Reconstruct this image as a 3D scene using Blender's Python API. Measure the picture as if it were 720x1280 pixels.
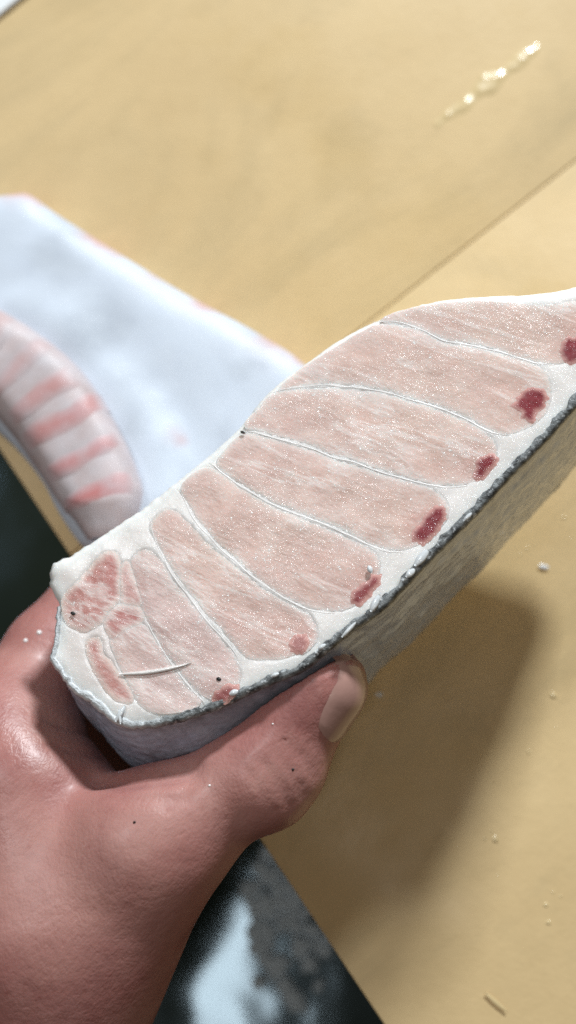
import bpy, bmesh, math, random
import numpy as np
from mathutils import Vector, Matrix
from mathutils.geometry import delaunay_2d_cdt

random.seed(7)
rng = np.random.default_rng(11)
R = math.radians
scene = bpy.context.scene
for o in list(bpy.data.objects):
    bpy.data.objects.remove(o)
COL = scene.collection

# ------------------------------------------------------------------ camera
TILT = R(15)
FOC = 640 / math.tan(R(25))              # focal length in photo pixels (720 x 1280)
CAM_D = 0.272                            # along the view axis to the board
cam_loc = Vector((0, -CAM_D * math.sin(TILT), CAM_D * math.cos(TILT)))
cam_data = bpy.data.cameras.new('camera')
cam = bpy.data.objects.new('camera', cam_data)
COL.objects.link(cam)
cam.location = cam_loc
cam.rotation_euler = (TILT, 0, 0)
cam_data.sensor_fit = 'VERTICAL'
cam_data.sensor_height = 24
cam_data.angle_y = R(50)
cam_data.clip_start = 0.01
cam_data.clip_end = 20
cam_data.dof.use_dof = True
cam_data.dof.focus_distance = 0.209
cam_data.dof.aperture_fstop = cam_data.lens / 5.2       # 5.2 mm pupil
scene.camera = cam
CM = Matrix.Translation(cam_loc) @ Matrix.Rotation(TILT, 4, 'X')
CMn = np.array(CM)

# ------------------------------------------------------------------ world and lamps
world = bpy.data.worlds.new('World')
scene.world = world
world.use_nodes = True
bg = world.node_tree.nodes['Background']
bg.inputs[0].default_value = (1.0, 0.89, 0.76, 1)
bg.inputs[1].default_value = 0.085


def area_lamp(name, loc, target, sx, sy, power, color):
    d = bpy.data.lights.new(name, 'AREA')
    d.shape = 'RECTANGLE'
    d.size, d.size_y = sx, sy
    d.energy = power
    d.color = color
    o = bpy.data.objects.new(name, d)
    COL.objects.link(o)
    o.location = loc
    o.rotation_euler = (Vector(target) - Vector(loc)).to_track_quat('-Z', 'Y').to_euler()
    return o


area_lamp('key_lamp', (0.45, 1.44, 0.92), (0, 0, 0.03), 0.24, 0.15, 40, (0.90, 0.97, 1.0))
area_lamp('side_lamp', (-0.84, 0.48, 1.52), (0, 0, 0.03), 0.36, 0.22, 7.5, (0.92, 0.98, 1.0))
cl = area_lamp('ceiling_lamp', (-0.108, -0.325, 1.55), (-0.108, -0.32, 0.0), 0.10, 0.27, 2.1, (1.0, 0.90, 0.76))
cl.rotation_euler.z += R(18)

scene.view_settings.view_transform = 'Standard'
scene.view_settings.look = 'None'
scene.view_settings.exposure = 0.12
scene.view_settings.gamma = 1.0
scene.render.engine = 'CYCLES'
scene.cycles.use_denoising = False        # keeps the fine wet glitter of the cut
scene.cycles.use_adaptive_sampling = False
scene.cycles.max_bounces = 6
scene.cycles.sample_clamp_indirect = 3.0
scene.cycles.sample_clamp_direct = 18.0


# ------------------------------------------------------------------ pixel helpers
def cam_pt(x, y, d):
    """photo pixel at a depth along the view axis -> camera space (metres)"""
    return np.array(((x - 360) / FOC * d, -(y - 640) / FOC * d, -d))


def to_world(p):
    p = np.asarray(p, float)
    return p @ CMn[:3, :3].T + CMn[:3, 3]


def on_z(x, y, z=0.0):
    """photo pixel -> point of the horizontal plane at height z"""
    r = CMn[:3, :3] @ cam_pt(x, y, 1.0)
    t = (z - cam_loc.z) / r[2]
    return np.array(cam_loc) + r * t


# ------------------------------------------------------------------ numpy noise
_perm = rng.permutation(512).astype(np.int64)
_grad = rng.normal(size=(512, 3))
_grad /= np.linalg.norm(_grad, axis=1)[:, None]


def noise3(p):
    p = np.asarray(p, float)
    i = np.floor(p).astype(np.int64)
    f = p - i
    u = f * f * f * (f * (f * 6 - 15) + 10)
    out = np.zeros(len(p))
    for dx in (0, 1):
        for dy in (0, 1):
            for dz in (0, 1):
                h = _perm[(_perm[(_perm[(i[:, 0] + dx) & 511] + i[:, 1] + dy) & 511] + i[:, 2] + dz) & 511]
                g = _grad[h]
                w = (u[:, 0] if dx else 1 - u[:, 0]) * (u[:, 1] if dy else 1 - u[:, 1]) * (u[:, 2] if dz else 1 - u[:, 2])
                out += w * (g[:, 0] * (f[:, 0] - dx) + g[:, 1] * (f[:, 1] - dy) + g[:, 2] * (f[:, 2] - dz))
    return out * 1.6


def fbm(p, oct=3):
    p = np.asarray(p, float)
    a, s, t = 1.0, 0.0, 0
    for k in range(oct):
        t = t + a * noise3(p + 17.3 * k)
        s += a
        a *= 0.5
        p = p * 2.03
    return t / s


def smooth01(x):
    x = np.clip(x, 0, 1)
    return x * x * (3 - 2 * x)


# ------------------------------------------------------------------ object helpers
def tag(o, label, cat=None, group=None, kind=None):
    if label:
        o['label'] = label
    if cat:
        o['category'] = cat
    if group:
        o['group'] = group
    if kind:
        o['kind'] = kind
    return o


def empty(name, loc):
    o = bpy.data.objects.new(name, None)
    o.empty_display_size = 0.02
    COL.objects.link(o)
    o.location = Vector(loc)
    return o


def root_offset(o):
    v = Vector((0, 0, 0))
    while o:
        v += o.location
        o = o.parent
    return v


def mesh_obj(name, verts, faces, mat, parent=None, col=None, smooth=True, origin=None):
    """verts in world space; one mesh object, moved under its parent"""
    verts = np.asarray(verts, float)
    off = np.array(root_offset(parent)) if parent else np.zeros(3)
    loc = np.zeros(3)
    if origin is not None:
        loc = np.asarray(origin, float) - off
    me = bpy.data.meshes.new(name)
    me.from_pydata((verts - off - loc).tolist(), [], [list(map(int, f)) for f in faces])
    me.validate()
    if smooth:
        me.polygons.foreach_set('use_smooth', [True] * len(me.polygons))
    if col is not None:
        a = me.color_attributes.new('Col', 'FLOAT_COLOR', 'POINT')
        c = np.ones((len(verts), 4))
        c[:, :3] = col
        a.data.foreach_set('color', c.ravel())
    me.materials.append(mat)
    me.update()
    o = bpy.data.objects.new(name, me)
    COL.objects.link(o)
    o.parent = parent
    o.location = Vector(loc)
    return o


def catmull(pts, n=6, closed=True):
    pts = np.asarray(pts, float)
    m = len(pts)
    out = []
    rngk = range(m) if closed else range(m - 1)
    for i in rngk:
        if closed:
            p0, p1, p2, p3 = pts[(i - 1) % m], pts[i], pts[(i + 1) % m], pts[(i + 2) % m]
        else:
            p0, p1, p2, p3 = pts[max(i - 1, 0)], pts[i], pts[i + 1], pts[min(i + 2, m - 1)]
        for k in range(n):
            t = k / n
            out.append(0.5 * ((2 * p1) + (-p0 + p2) * t + (2 * p0 - 5 * p1 + 4 * p2 - p3) * t * t + (-p0 + 3 * p1 - 3 * p2 + p3) * t ** 3))
    if not closed:
        out.append(pts[-1])
    return np.array(out)


def resample(pts, step, closed=True):
    pts = np.asarray(pts, float)
    q = np.vstack([pts, pts[:1]]) if closed else pts
    s = np.concatenate([[0], np.cumsum(np.linalg.norm(np.diff(q, axis=0), axis=1))])
    n = max(4, int(round(s[-1] / step)))
    t = np.linspace(0, s[-1], n + 1)
    if closed:
        t = t[:-1]
    return np.stack([np.interp(t, s, q[:, k]) for k in range(q.shape[1])], 1)


def seg_dist(P, poly, closed=True):
    a = poly
    b = np.roll(poly, -1, 0)
    if not closed:
        a, b = a[:-1], b[:-1]
    best = np.full(len(P), 1e9)
    for i in range(len(a)):
        ab = b[i] - a[i]
        t = np.clip(((P - a[i]) @ ab) / max(ab @ ab, 1e-18), 0, 1)
        d = np.linalg.norm(P - (a[i] + t[:, None] * ab), axis=1)
        np.minimum(best, d, out=best)
    return best


def inside(P, poly):
    x, y = P[:, 0], P[:, 1]
    c = np.zeros(len(P), bool)
    b = np.roll(poly, -1, 0)
    for (x1, y1), (x2, y2) in zip(poly, b):
        if y1 == y2:
            continue
        m = ((y1 > y) != (y2 > y)) & (x < (x2 - x1) * (y - y1) / (y2 - y1) + x1)
        c ^= m
    return c


def fill_poly(poly, step):
    """constrained Delaunay fill of a closed 2-D polygon with jittered inner points"""
    lo, hi = poly.min(0), poly.max(0)
    gx = np.arange(lo[0], hi[0], step)
    gy = np.arange(lo[1], hi[1], step * 0.87)
    G = np.array([(x + (step / 2 if j % 2 else 0), y) for j, y in enumerate(gy) for x in gx])
    G = G + rng.uniform(-0.18, 0.18, G.shape) * step
    G = G[inside(G, poly)]
    d = seg_dist(G, poly)
    G = G[d > step * 0.6]
    V = np.vstack([poly, G]) * 1000.0
    n = len(poly)
    r = delaunay_2d_cdt([Vector(v) for v in V], [(i, (i + 1) % n) for i in range(n)], [list(range(n))], 1, 1e-5)
    v = np.array([(p.x, p.y) for p in r[0]]) / 1000.0
    return v, r[2], n


# ------------------------------------------------------------------ materials
class NT:
    def __init__(s, name):
        s.m = bpy.data.materials.new(name)
        s.m.use_nodes = True
        s.t = s.m.node_tree
        s.n = s.t.nodes
        s.b = s.n['Principled BSDF']
        s.tc = s.n.new('ShaderNodeTexCoord')

    def link(s, a, b):
        s.t.links.new(a, b)

    def noise(s, scale, detail=4, rough=0.55, vec=None, dist=0.0):
        k = s.n.new('ShaderNodeTexNoise')
        k.inputs['Scale'].default_value = scale
        k.inputs['Detail'].default_value = detail
        k.inputs['Roughness'].default_value = rough
        k.inputs['Distortion'].default_value = dist
        s.link(vec or s.tc.outputs['Object'], k.inputs['Vector'])
        return k.outputs['Fac']

    def voro(s, scale, feature='F1', vec=None):
        k = s.n.new('ShaderNodeTexVoronoi')
        k.feature = feature
        k.inputs['Scale'].default_value = scale
        s.link(vec or s.tc.outputs['Object'], k.inputs['Vector'])
        return k.outputs['Distance']

    def mapped(s, scale, rot=(0, 0, 0)):
        k = s.n.new('ShaderNodeMapping')
        k.inputs['Scale'].default_value = scale
        k.inputs['Rotation'].default_value = rot
        s.link(s.tc.outputs['Object'], k.inputs['Vector'])
        return k.outputs['Vector']

    def streaks(s, angle, along, across):
        k = s.n.new('ShaderNodeMapping')
        k.vector_type = 'TEXTURE'
        k.inputs['Rotation'].default_value = (0, 0, R(angle))
        k.inputs['Scale'].default_value = (along, across, across)
        s.link(s.tc.outputs['Object'], k.inputs['Vector'])
        return k.outputs['Vector']

    def ramp(s, fac, stops):
        k = s.n.new('ShaderNodeValToRGB')
        e = k.color_ramp.elements
        while len(e) < len(stops):
            e.new(0.5)
        for i, (p, c) in enumerate(stops):
            e[i].position = p
            e[i].color = (c, c, c, 1) if isinstance(c, (int, float)) else (*c, 1)
        s.link(fac, k.inputs['Fac'])
        return k.outputs['Color']

    def mix(s, fac, a, b, mode='MIX'):
        k = s.n.new('ShaderNodeMix')
        k.data_type = 'RGBA'
        k.blend_type = mode
        for v, i in ((fac, 0), (a, 6), (b, 7)):
            if isinstance(v, (int, float)):
                k.inputs[i].default_value = v
            elif isinstance(v, tuple):
                k.inputs[i].default_value = (*v, 1)
            else:
                s.link(v, k.inputs[i])
        return k.outputs[2]

    def attr(s, name='Col'):
        k = s.n.new('ShaderNodeAttribute')
        k.attribute_name = name
        return k.outputs['Color']

    def math(s, op, a, b=0.0):
        k = s.n.new('ShaderNodeMath')
        k.operation = op
        for i, v in enumerate((a, b)):
            if isinstance(v, (int, float)):
                k.inputs[i].default_value = v
            else:
                s.link(v, k.inputs[i])
        return k.outputs[0]

    def bump(s, h, strength, dist, prev=None):
        k = s.n.new('ShaderNodeBump')
        k.inputs['Strength'].default_value = strength
        k.inputs['Distance'].default_value = dist
        s.link(h, k.inputs['Height'])
        if prev is not None:
            s.link(prev, k.inputs['Normal'])
        return k.outputs['Normal']

    def set(s, **kw):
        names = dict(color='Base Color', rough='Roughness', metal='Metallic', sss='Subsurface Weight', sssr='Subsurface Radius',
                     ssss='Subsurface Scale', coat='Coat Weight', coatr='Coat Roughness', ior='IOR', normal='Normal', coatn='Coat Normal',
                     trans='Transmission Weight', spec='Specular IOR Level', tint='Specular Tint', alpha='Alpha')
        for k, v in kw.items():
            i = s.b.inputs[names[k]]
            if isinstance(v, tuple):
                i.default_value = (*v, 1) if len(v) == 3 and k in ('color', 'tint') else v
            elif isinstance(v, (int, float)):
                i.default_value = v
            else:
                s.link(v, i)
        return s.m


def mat_board():
    s = NT('yellow_board')
    big = s.noise(9, 4, 0.6)
    fine = s.noise(160, 5, 0.65)
    c = s.mix(s.ramp(big, [(0.35, 0.0), (0.68, 1.0)]), (0.63, 0.455, 0.232), (0.745, 0.555, 0.30))
    st = s.noise(16, 5, 0.7, s.streaks(38, 1.8, 0.9), 0.6)
    c = s.mix(s.ramp(st, [(0.46, 0.0), (0.68, 0.6)]), c, (0.45, 0.345, 0.185))
    c = s.mix(s.ramp(fine, [(0.3, 0.09), (0.6, 0.0)]), c, (0.42, 0.29, 0.12))
    cuts = s.noise(50, 3, 0.6, s.streaks(38, 6, 0.7))
    n = s.bump(s.noise(420, 4, 0.6), 0.2, 0.0004)
    n = s.bump(cuts, 0.18, 0.0004, n)
    wet = s.ramp(s.noise(14, 4, 0.6), [(0.40, 0.62), (0.62, 0.28)])
    return s.set(color=c, rough=wet, normal=n, spec=0.4)


def mat_flesh(name, mottled=0.25, lines=0.45, sss=0.5):
    s = NT(name)
    c = s.attr()
    m1 = s.noise(260, 5, 0.65)
    c = s.mix(s.ramp(m1, [(0.38, 0.0), (0.70, mottled)]), c, (0.88, 0.80, 0.76))
    if lines:
        c = s.mix(s.ramp(s.noise(30, 3, 0.5), [(0.42, 0.0), (0.66, 0.35)]), c, (0.80, 0.63, 0.53))
    if lines:
        c = s.mix(s.ramp(s.noise(800, 4, 0.75, s.streaks(-27, 2.0, 0.9)), [(0.48, 0.0), (0.68, 0.34)]), c, (0.88, 0.79, 0.76))
    m2 = s.noise(90, 4, 0.6)
    c = s.mix(s.ramp(m2, [(0.35, 0.28 if lines else 0.0), (0.58, 0.0)]), c, (0.60, 0.36, 0.32))
    fib = s.noise(420, 4, 0.7, s.streaks(-27, 2.2, 0.8))
    line = s.noise(130, 3, 0.6, s.streaks(-27, 7.0, 0.6), 0.5)
    c = s.mix(s.ramp(line, [(0.53, 0.0), (0.60, lines * 1.3), (0.63, 0.0)]), c, (0.88, 0.79, 0.76))
    pore = s.voro(1050)
    wet = s.ramp(s.noise(75, 4, 0.65), [(0.44, 0.15), (0.62, 1.0)])
    n = s.bump(fib, 0.5, 0.0003)
    n = s.bump(line, 0.4, 0.0003, n)
    n = s.bump(pore, 0.3, 0.00012, n)
    gl = s.bump(s.noise(850, 3, 0.6), 1.0, 0.0009, n)
    return s.set(color=c, rough=0.42, coat=wet, coatr=0.13, sss=sss, sssr=(0.0010, 0.0006, 0.0005), ssss=1.0, normal=n, coatn=gl)


def mat_white(name, base=(0.86, 0.84, 0.81), bump=1.0, rough=0.32, coat=0.5, sss=0.3):
    s = NT(name)
    c = s.mix(s.ramp(s.noise(140, 4, 0.6), [(0.35, 0.0), (0.7, 0.3)]), s.attr(), base)
    n = s.bump(s.noise(300, 5, 0.6), 0.35 * bump, 0.0004)
    gl = s.bump(s.noise(900, 4, 0.7), 0.7 * bump, 0.0007, n)
    return s.set(color=c, rough=rough, coat=coat, coatr=0.12, sss=sss, sssr=(0.0022, 0.0018, 0.0015), ssss=1.0, normal=n, coatn=gl)


def mat_fish_skin():
    s = NT('grey_fish_skin')
    c = s.attr()
    st = s.noise(120, 5, 0.65, s.mapped((1, 1, 1)), 1.2)
    c = s.mix(s.ramp(st, [(0.36, 0.0), (0.72, 0.65)]), c, (0.55, 0.65, 0.80))
    dk = s.noise(310, 4, 0.7)
    c = s.mix(s.ramp(dk, [(0.52, 0.0), (0.74, 0.38)]), c, (0.07, 0.075, 0.08))
    n = s.bump(s.voro(700), 0.2, 0.0003)
    n = s.bump(s.noise(900, 4, 0.6), 0.25, 0.0003, n)
    return s.set(color=c, rough=0.32, coat=0.6, coatr=0.14, spec=0.6, normal=n)


def mat_edge():
    s = NT('cut_skin_edge')
    c = s.mix(s.ramp(s.noise(520, 4, 0.7), [(0.36, 0.0), (0.60, 1.0)]), (0.035, 0.038, 0.042), (0.26, 0.28, 0.29))
    c = s.mix(s.ramp(s.noise(950, 3, 0.6), [(0.58, 0.0), (0.66, 0.85)]), c, (0.66, 0.69, 0.72))
    c = s.mix(s.attr(), c, (0.72, 0.75, 0.78))
    n = s.bump(s.noise(800, 4, 0.65), 0.8, 0.0006)
    return s.set(color=c, rough=0.42, normal=n, coat=0.2, coatr=0.2)


def mat_hand():
    s = NT('hand_skin')
    c = s.attr()
    c = s.mix(s.ramp(s.noise(75, 5, 0.62), [(0.38, 0.0), (0.66, 0.75)]), c, (0.27, 0.095, 0.088))
    c = s.mix(s.ramp(s.noise(34, 3, 0.5), [(0.42, 0.0), (0.62, 0.55)]), c, (0.47, 0.25, 0.215))
    c = s.mix(s.ramp(s.noise(520, 3, 0.6), [(0.60, 0.0), (0.78, 0.35)]), c, (0.24, 0.06, 0.05))
    v = s.voro(820, 'DISTANCE_TO_EDGE', s.mapped((1, 0.55, 1), (0, 0, R(40))))
    n = s.bump(s.ramp(v, [(0.0, 0.0), (0.16, 1.0)]), 0.10, 0.0002)
    n = s.bump(s.noise(900, 4, 0.65, s.streaks(55, 2.4, 0.8)), 0.3, 0.0004, n)
    n = s.bump(s.noise(230, 5, 0.65), 0.4, 0.0007, n)
    return s.set(color=c, rough=s.ramp(s.noise(60, 4, 0.6), [(0.40, 0.60), (0.62, 0.36)]), sss=0.22, sssr=(0.0045, 0.0017, 0.0010), ssss=1.0,
                 coat=0.10, coatr=0.25, normal=n, spec=0.42)


def mat_simple(name, color, rough=0.4, bump=0.0, scale=300, **kw):
    s = NT(name)
    c = s.mix(s.ramp(s.noise(scale, 3), [(0.3, 0.0), (0.75, 0.35)]), color, tuple(min(1, v * 0.6) for v in color))
    if bump:
        kw['normal'] = s.bump(s.noise(scale * 2, 4), bump, 0.0006)
    return s.set(color=c, rough=rough, **kw)


def mat_floor():
    s = NT('wet_dark_floor')
    c = s.mix(s.ramp(s.noise(7, 4), [(0.35, 0.0), (0.7, 1.0)]), (0.016, 0.026, 0.015), (0.034, 0.046, 0.028))
    n = s.bump(s.noise(22, 2, 0.4), 0.22, 0.006)
    return s.set(color=c, rough=0.10, normal=n, spec=0.6, tint=(0.52, 0.74, 1.0))


M_BOARD = mat_board()
M_FLESH = mat_flesh('raw_flesh')
M_RED = mat_flesh('red_muscle', 0.10)
M_WHITE = mat_white('white_fat')
M_BELLY = mat_white('white_belly', (0.58, 0.63, 0.70), 0.5, 0.55, 0.05, 0.0)
M_MEMBRANE = mat_white('membrane_white', (0.86, 0.82, 0.80), 0.6, 0.4, 0.4, 0.0)
M_SKIN = mat_fish_skin()
M_HAND = mat_hand()
M_NAIL = mat_simple('nail', (0.42, 0.24, 0.205), 0.28, 0.12, 160, coat=0.4, coatr=0.15)
M_BLOOD = mat_flesh('dark_blood', 0.0, 0.0, 0.0)
M_BONE = mat_simple('bone', (0.80, 0.75, 0.73), 0.25, 0.2, 300, coat=0.5, coatr=0.1, sss=0.2, sssr=(0.002, 0.002, 0.002))
M_GLINT = NT('painted_glints').set(color=(0.93, 0.91, 0.90), rough=0.22, coat=1.0, coatr=0.08, sss=0.0)  # opaque white stands in for wet sparkle
M_SPECK = mat_simple('black_speck', (0.012, 0.011, 0.010), 0.35)
M_SCALE = mat_simple('pale_scale', (0.74, 0.77, 0.80), 0.22, 0.2, 400, coat=0.5, coatr=0.1)
M_FLOOR = mat_floor()
M_STEEL = mat_simple('table_steel', (0.18, 0.19, 0.19), 0.45, 0.1, 60, metal=0.8)
M_PLASTIC = mat_simple('white_plastic', (0.80, 0.82, 0.84), 0.4, 0.05, 40)
M_BEAD = mat_simple('wet_board_bead', (0.68, 0.52, 0.28), 0.22, 0.0, 200, coat=0.5, coatr=0.20)
M_FGLINT = mat_simple('floor_glint_bead', (0.66, 0.80, 0.95), 0.45, 0.0, 200)

# ------------------------------------------------------------------ setting: floor, table, boards
FLOOR_Z = -0.13


def grid_sheet(name, x0, x1, y0, y1, z, n, mat, amp=0, sc=1):
    xs, ys = np.linspace(x0, x1, n), np.linspace(y0, y1, n)
    V = np.array([(x, y, z) for y in ys for x in xs])
    if amp:
        V[:, 2] += amp * fbm(V * sc, 3)
    F = [(j * n + i, j * n + i + 1, (j + 1) * n + i + 1, (j + 1) * n + i) for j in range(n - 1) for i in range(n - 1)]
    return mesh_obj(name, V, F, mat)


tag(grid_sheet('floor', -1.5, 1.5, -1.5, 1.5, FLOOR_Z, 60, M_FLOOR, 0.0016, 7), 'dark wet floor beside the board', kind='structure')

eA, eB = on_z(0, 562), on_z(480, 1280)
edir = (eB - eA) / np.linalg.norm(eB - eA)          # board edge, towards the bottom of the photo
sA, sB = on_z(470, 395), on_z(720, 200)
sdir = (sB - sA) / np.linalg.norm(sB - sA)          # seam, towards upper right
nrm = np.array((edir[1], -edir[0], 0.0))
if nrm @ sdir < 0:
    nrm = -nrm
# where the seam meets the edge
den = sdir[0] * (-edir[1]) + edir[0] * sdir[1]
rhs = eA - sA
tt = (rhs[0] * (-edir[1]) + edir[0] * rhs[1]) / den
corner = sA + sdir * tt


def slab_prism(name, poly, z0, z1, mat, bevel=0.002, parent=None):
    bm = bmesh.new()
    vs = [bm.verts.new((p[0], p[1], z0)) for p in poly]
    f = bm.faces.new(vs)
    r = bmesh.ops.extrude_face_region(bm, geom=[f])
    bmesh.ops.translate(bm, vec=(0, 0, z1 - z0), verts=[v for v in r['geom'] if isinstance(v, bmesh.types.BMVert)])
    bmesh.ops.recalc_face_normals(bm, faces=bm.faces)
    bmesh.ops.bevel(bm, geom=list(bm.edges), offset=bevel, segments=3, profile=0.5, affect='EDGES')
    me = bpy.data.meshes.new(name)
    bm.to_mesh(me)
    bm.free()
    me.materials.append(mat)
    o = bpy.data.objects.new(name, me)
    COL.objects.link(o)
    o.parent = parent
    for p in me.polygons:
        p.use_smooth = True
    return o


GAP = 0.00015
c1 = corner - edir * GAP / 2
c2 = corner + edir * GAP / 2
upper = [c1, c1 + sdir * 0.62, c1 + sdir * 0.62 - edir * 0.42, c1 - edir * 0.42]
lower = [c2, c2 + edir * 0.34, c2 + edir * 0.34 + sdir * 0.62, c2 + sdir * 0.62]
tag(slab_prism('cutting_board', upper, -0.025, 0.0, M_BOARD, 0.0003),
    'yellow cutting board under the white fish slab, above the seam', 'cutting board', 'yellow cutting boards')
tag(slab_prism('cutting_board', lower, -0.025, -0.0002, M_BOARD, 0.0003),
    'yellow cutting board below the seam, with the shadow of the held fish', 'cutting board', 'yellow cutting boards')
tb = [corner - edir * 0.40 + sdir * 0.03, corner + edir * 0.32 + sdir * 0.03, corner + edir * 0.32 + sdir * 0.6, corner - edir * 0.40 + sdir * 0.6]
tag(slab_prism('table_base', tb, FLOOR_Z + 0.005, -0.0256, M_STEEL, 0.003), 'steel table base under the boards', kind='structure')

# ------------------------------------------------------------------ the held fish chunk: face frame
n_cam = np.array((-0.235, 0.25, 1.0))
n_cam /= np.linalg.norm(n_cam)
p0_cam = cam_pt(360, 640, 0.210)
NW = CMn[:3, :3] @ n_cam
P0 = to_world(p0_cam)
U = np.cross(np.array((0, 1.0, 0)), NW)
U /= np.linalg.norm(U)
Vv = np.cross(NW, U)
CL = np.array(cam_loc)
LEN = 0.046


def px2uv(pts):
    out = []
    for x, y in pts:
        r = CMn[:3, :3] @ cam_pt(x, y, 1.0)
        t = ((P0 - CL) @ NW) / (r @ NW)
        q = CL + r * t - P0
        out.append((q @ U, q @ Vv))
    return np.array(out)


def uvw(uv, w):
    uv = np.asarray(uv)
    w = np.broadcast_to(np.asarray(w, float), (len(uv),))
    return P0 + uv[:, :1] * U + uv[:, 1:2] * Vv + w[:, None] * NW


RIM_TOP = [(60, 715), (61, 708), (67, 702), (80, 697), (92, 690), (119, 673), (142, 658), (169, 640), (180, 632), (200, 616), (222, 599), (243, 582),
           (263, 566), (280, 550), (299, 532), (314, 513), (329, 495), (350, 476), (371, 460), (399, 440), (420, 425), (445, 411), (470, 399),
           (517, 381), (573, 371), (620, 368), (673, 365), (700, 361), (720, 356), (745, 350), (772, 352), (792, 370), (797, 398), (785, 425), (765, 452)]
RIM_SKIN = [(742, 480), (720, 504), (683, 546), (637, 593), (592, 642), (555, 679), (534, 700), (497, 739), (474, 762), (435, 789), (400, 818),
            (378, 836), (345, 850), (311, 865), (272, 884), (240, 895), (217, 902), (183, 908), (160, 908), (144, 903), (128, 890), (111, 876), (92, 864),
            (78, 845), (63, 824), (66, 812), (69, 795), (71, 770), (71, 751), (63, 741), (60, 729)]
top_uv = px2uv(RIM_TOP)
skin_uv = px2uv(RIM_SKIN)
outline = resample(catmull(np.vstack([top_uv, skin_uv]), 6), 0.0007)
# ragged rim
j = fbm(np.c_[outline * 900, np.zeros(len(outline))], 3)
cen = outline.mean(0)
tng = np.roll(outline, -1, 0) - np.roll(outline, 1, 0)
tng /= np.linalg.norm(tng, axis=1)[:, None]
onr = np.stack([tng[:, 1], -tng[:, 0]], 1)
if ((outline - cen) * onr).sum() < 0:
    onr = -onr
left_w = smooth01((-outline[:, 0] - 0.012) / 0.02)
outline = outline + onr * (j * (0.00018 + 0.00035 * left_w))[:, None]

bul_c = px2uv([(190, 900)])[0]


def bulge(uv, t):
    """how far the skin side swells outwards at t (0 front .. 1 back)"""
    uv = np.asarray(uv)
    g = np.exp(-(((uv - bul_c) / np.array((0.030, 0.022))) ** 2).sum(1))
    return g * 0.0095 * np.sin(np.clip(t, 0, 1) * math.pi * 0.70) + 0.0012 * np.sin(np.clip(t, 0, 1) * math.pi)


chunk_low = uvw(cen[None], -LEN)[0]
chunk = empty('fish_chunk', (chunk_low[0], chunk_low[1], 0.012))
tag(chunk, 'thick raw fish chunk with pink cut face held up in the hand', 'fish chunk')

SEG = {
    'S1': [(478, 400), (520, 386), (573, 379), (620, 379), (660, 382), (690, 384), (720, 378), (750, 380), (768, 400), (758, 425), (735, 443), (700, 452),
           (672, 450), (648, 443), (625, 436), (598, 427), (562, 423), (540, 416), (510, 403)],
    'S2': [(350, 487), (371, 468), (399, 449), (430, 430), (470, 408), (505, 410), (531, 418), (555, 431), (590, 435), (622, 443), (645, 450), (668, 458), (684, 471),
           (687, 492), (680, 512), (668, 526), (652, 536), (634, 540), (616, 537), (590, 522), (556, 507), (537, 501), (509, 494), (481, 485), (456, 481), (416, 478), (385, 479)],
    'S3': [(307, 531), (325, 511), (342, 494), (371, 488), (416, 487), (456, 490), (481, 494), (509, 503), (537, 510), (553, 516), (585, 530), (606, 543),
           (617, 556), (618, 570), (611, 586), (600, 596), (582, 602), (560, 604), (546, 602), (518, 597), (470, 583), (440, 572), (418, 566), (393, 556),
           (360, 546), (338, 540), (318, 535)],
    'S4': [(273, 577), (285, 562), (300, 546), (318, 545), (338, 551), (360, 557), (393, 567), (418, 577), (438, 582), (470, 593), (518, 606), (536, 612),
           (550, 622), (558, 634), (555, 651), (540, 666), (520, 680), (502, 685), (482, 683), (463, 677), (436, 663), (411, 652), (380, 640), (350, 629),
           (332, 620), (302, 602), (280, 587)],
    'S5': [(228, 612), (238, 596), (256, 587), (270, 590), (282, 598), (302, 613), (332, 631), (366, 646), (380, 652), (411, 664), (436, 675), (458, 686),
           (470, 697), (473, 712), (468, 730), (456, 744), (437, 757), (416, 761), (392, 758), (361, 746), (333, 729), (313, 711), (297, 695), (277, 680), (263, 663),
           (250, 648), (238, 630)],
    'S6': [(189, 657), (195, 646), (208, 639), (220, 642), (232, 653), (248, 671), (264, 687), (285, 703), (305, 719), (325, 736), (352, 753), (380, 767),
           (390, 777), (394, 795), (386, 810), (368, 817), (345, 821), (322, 823), (308, 820), (295, 806), (280, 788), (258, 763), (238, 739), (220, 714), (206, 691), (194, 672)],
    'S7': [(166, 697), (178, 689), (190, 693), (202, 708), (216, 728), (236, 752), (256, 778), (276, 802), (290, 820), (297, 836), (298, 850), (290, 864),
           (272, 872), (255, 868), (240, 855), (224, 835), (206, 812), (194, 790), (184, 772), (176, 750), (170, 725), (165, 708)],
    'S8': [(139, 797), (152, 789), (170, 782), (181, 784), (193, 803), (207, 823), (221, 845), (237, 865), (249, 876), (236, 885), (215, 890), (190, 888),
           (172, 876), (162, 856), (151, 832), (142, 812)],
    'R1': [(81, 749), (94, 733), (106, 719), (117, 708), (133, 692), (146, 697), (148, 722), (147, 746), (136, 761), (125, 778), (106, 786), (92, 783), (83, 768)],
    'R2': [(152, 712), (158, 702), (164, 714), (168, 732), (176, 752), (168, 755), (157, 752), (152, 735)],
    'R3': [(133, 774), (144, 761), (158, 757), (170, 760), (179, 770), (172, 778), (155, 785), (145, 797), (137, 790)],
    'R4': [(111, 804), (122, 802), (127, 820), (141, 838), (156, 855), (164, 870), (161, 877), (146, 871), (129, 854), (117, 832)],
}
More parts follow.
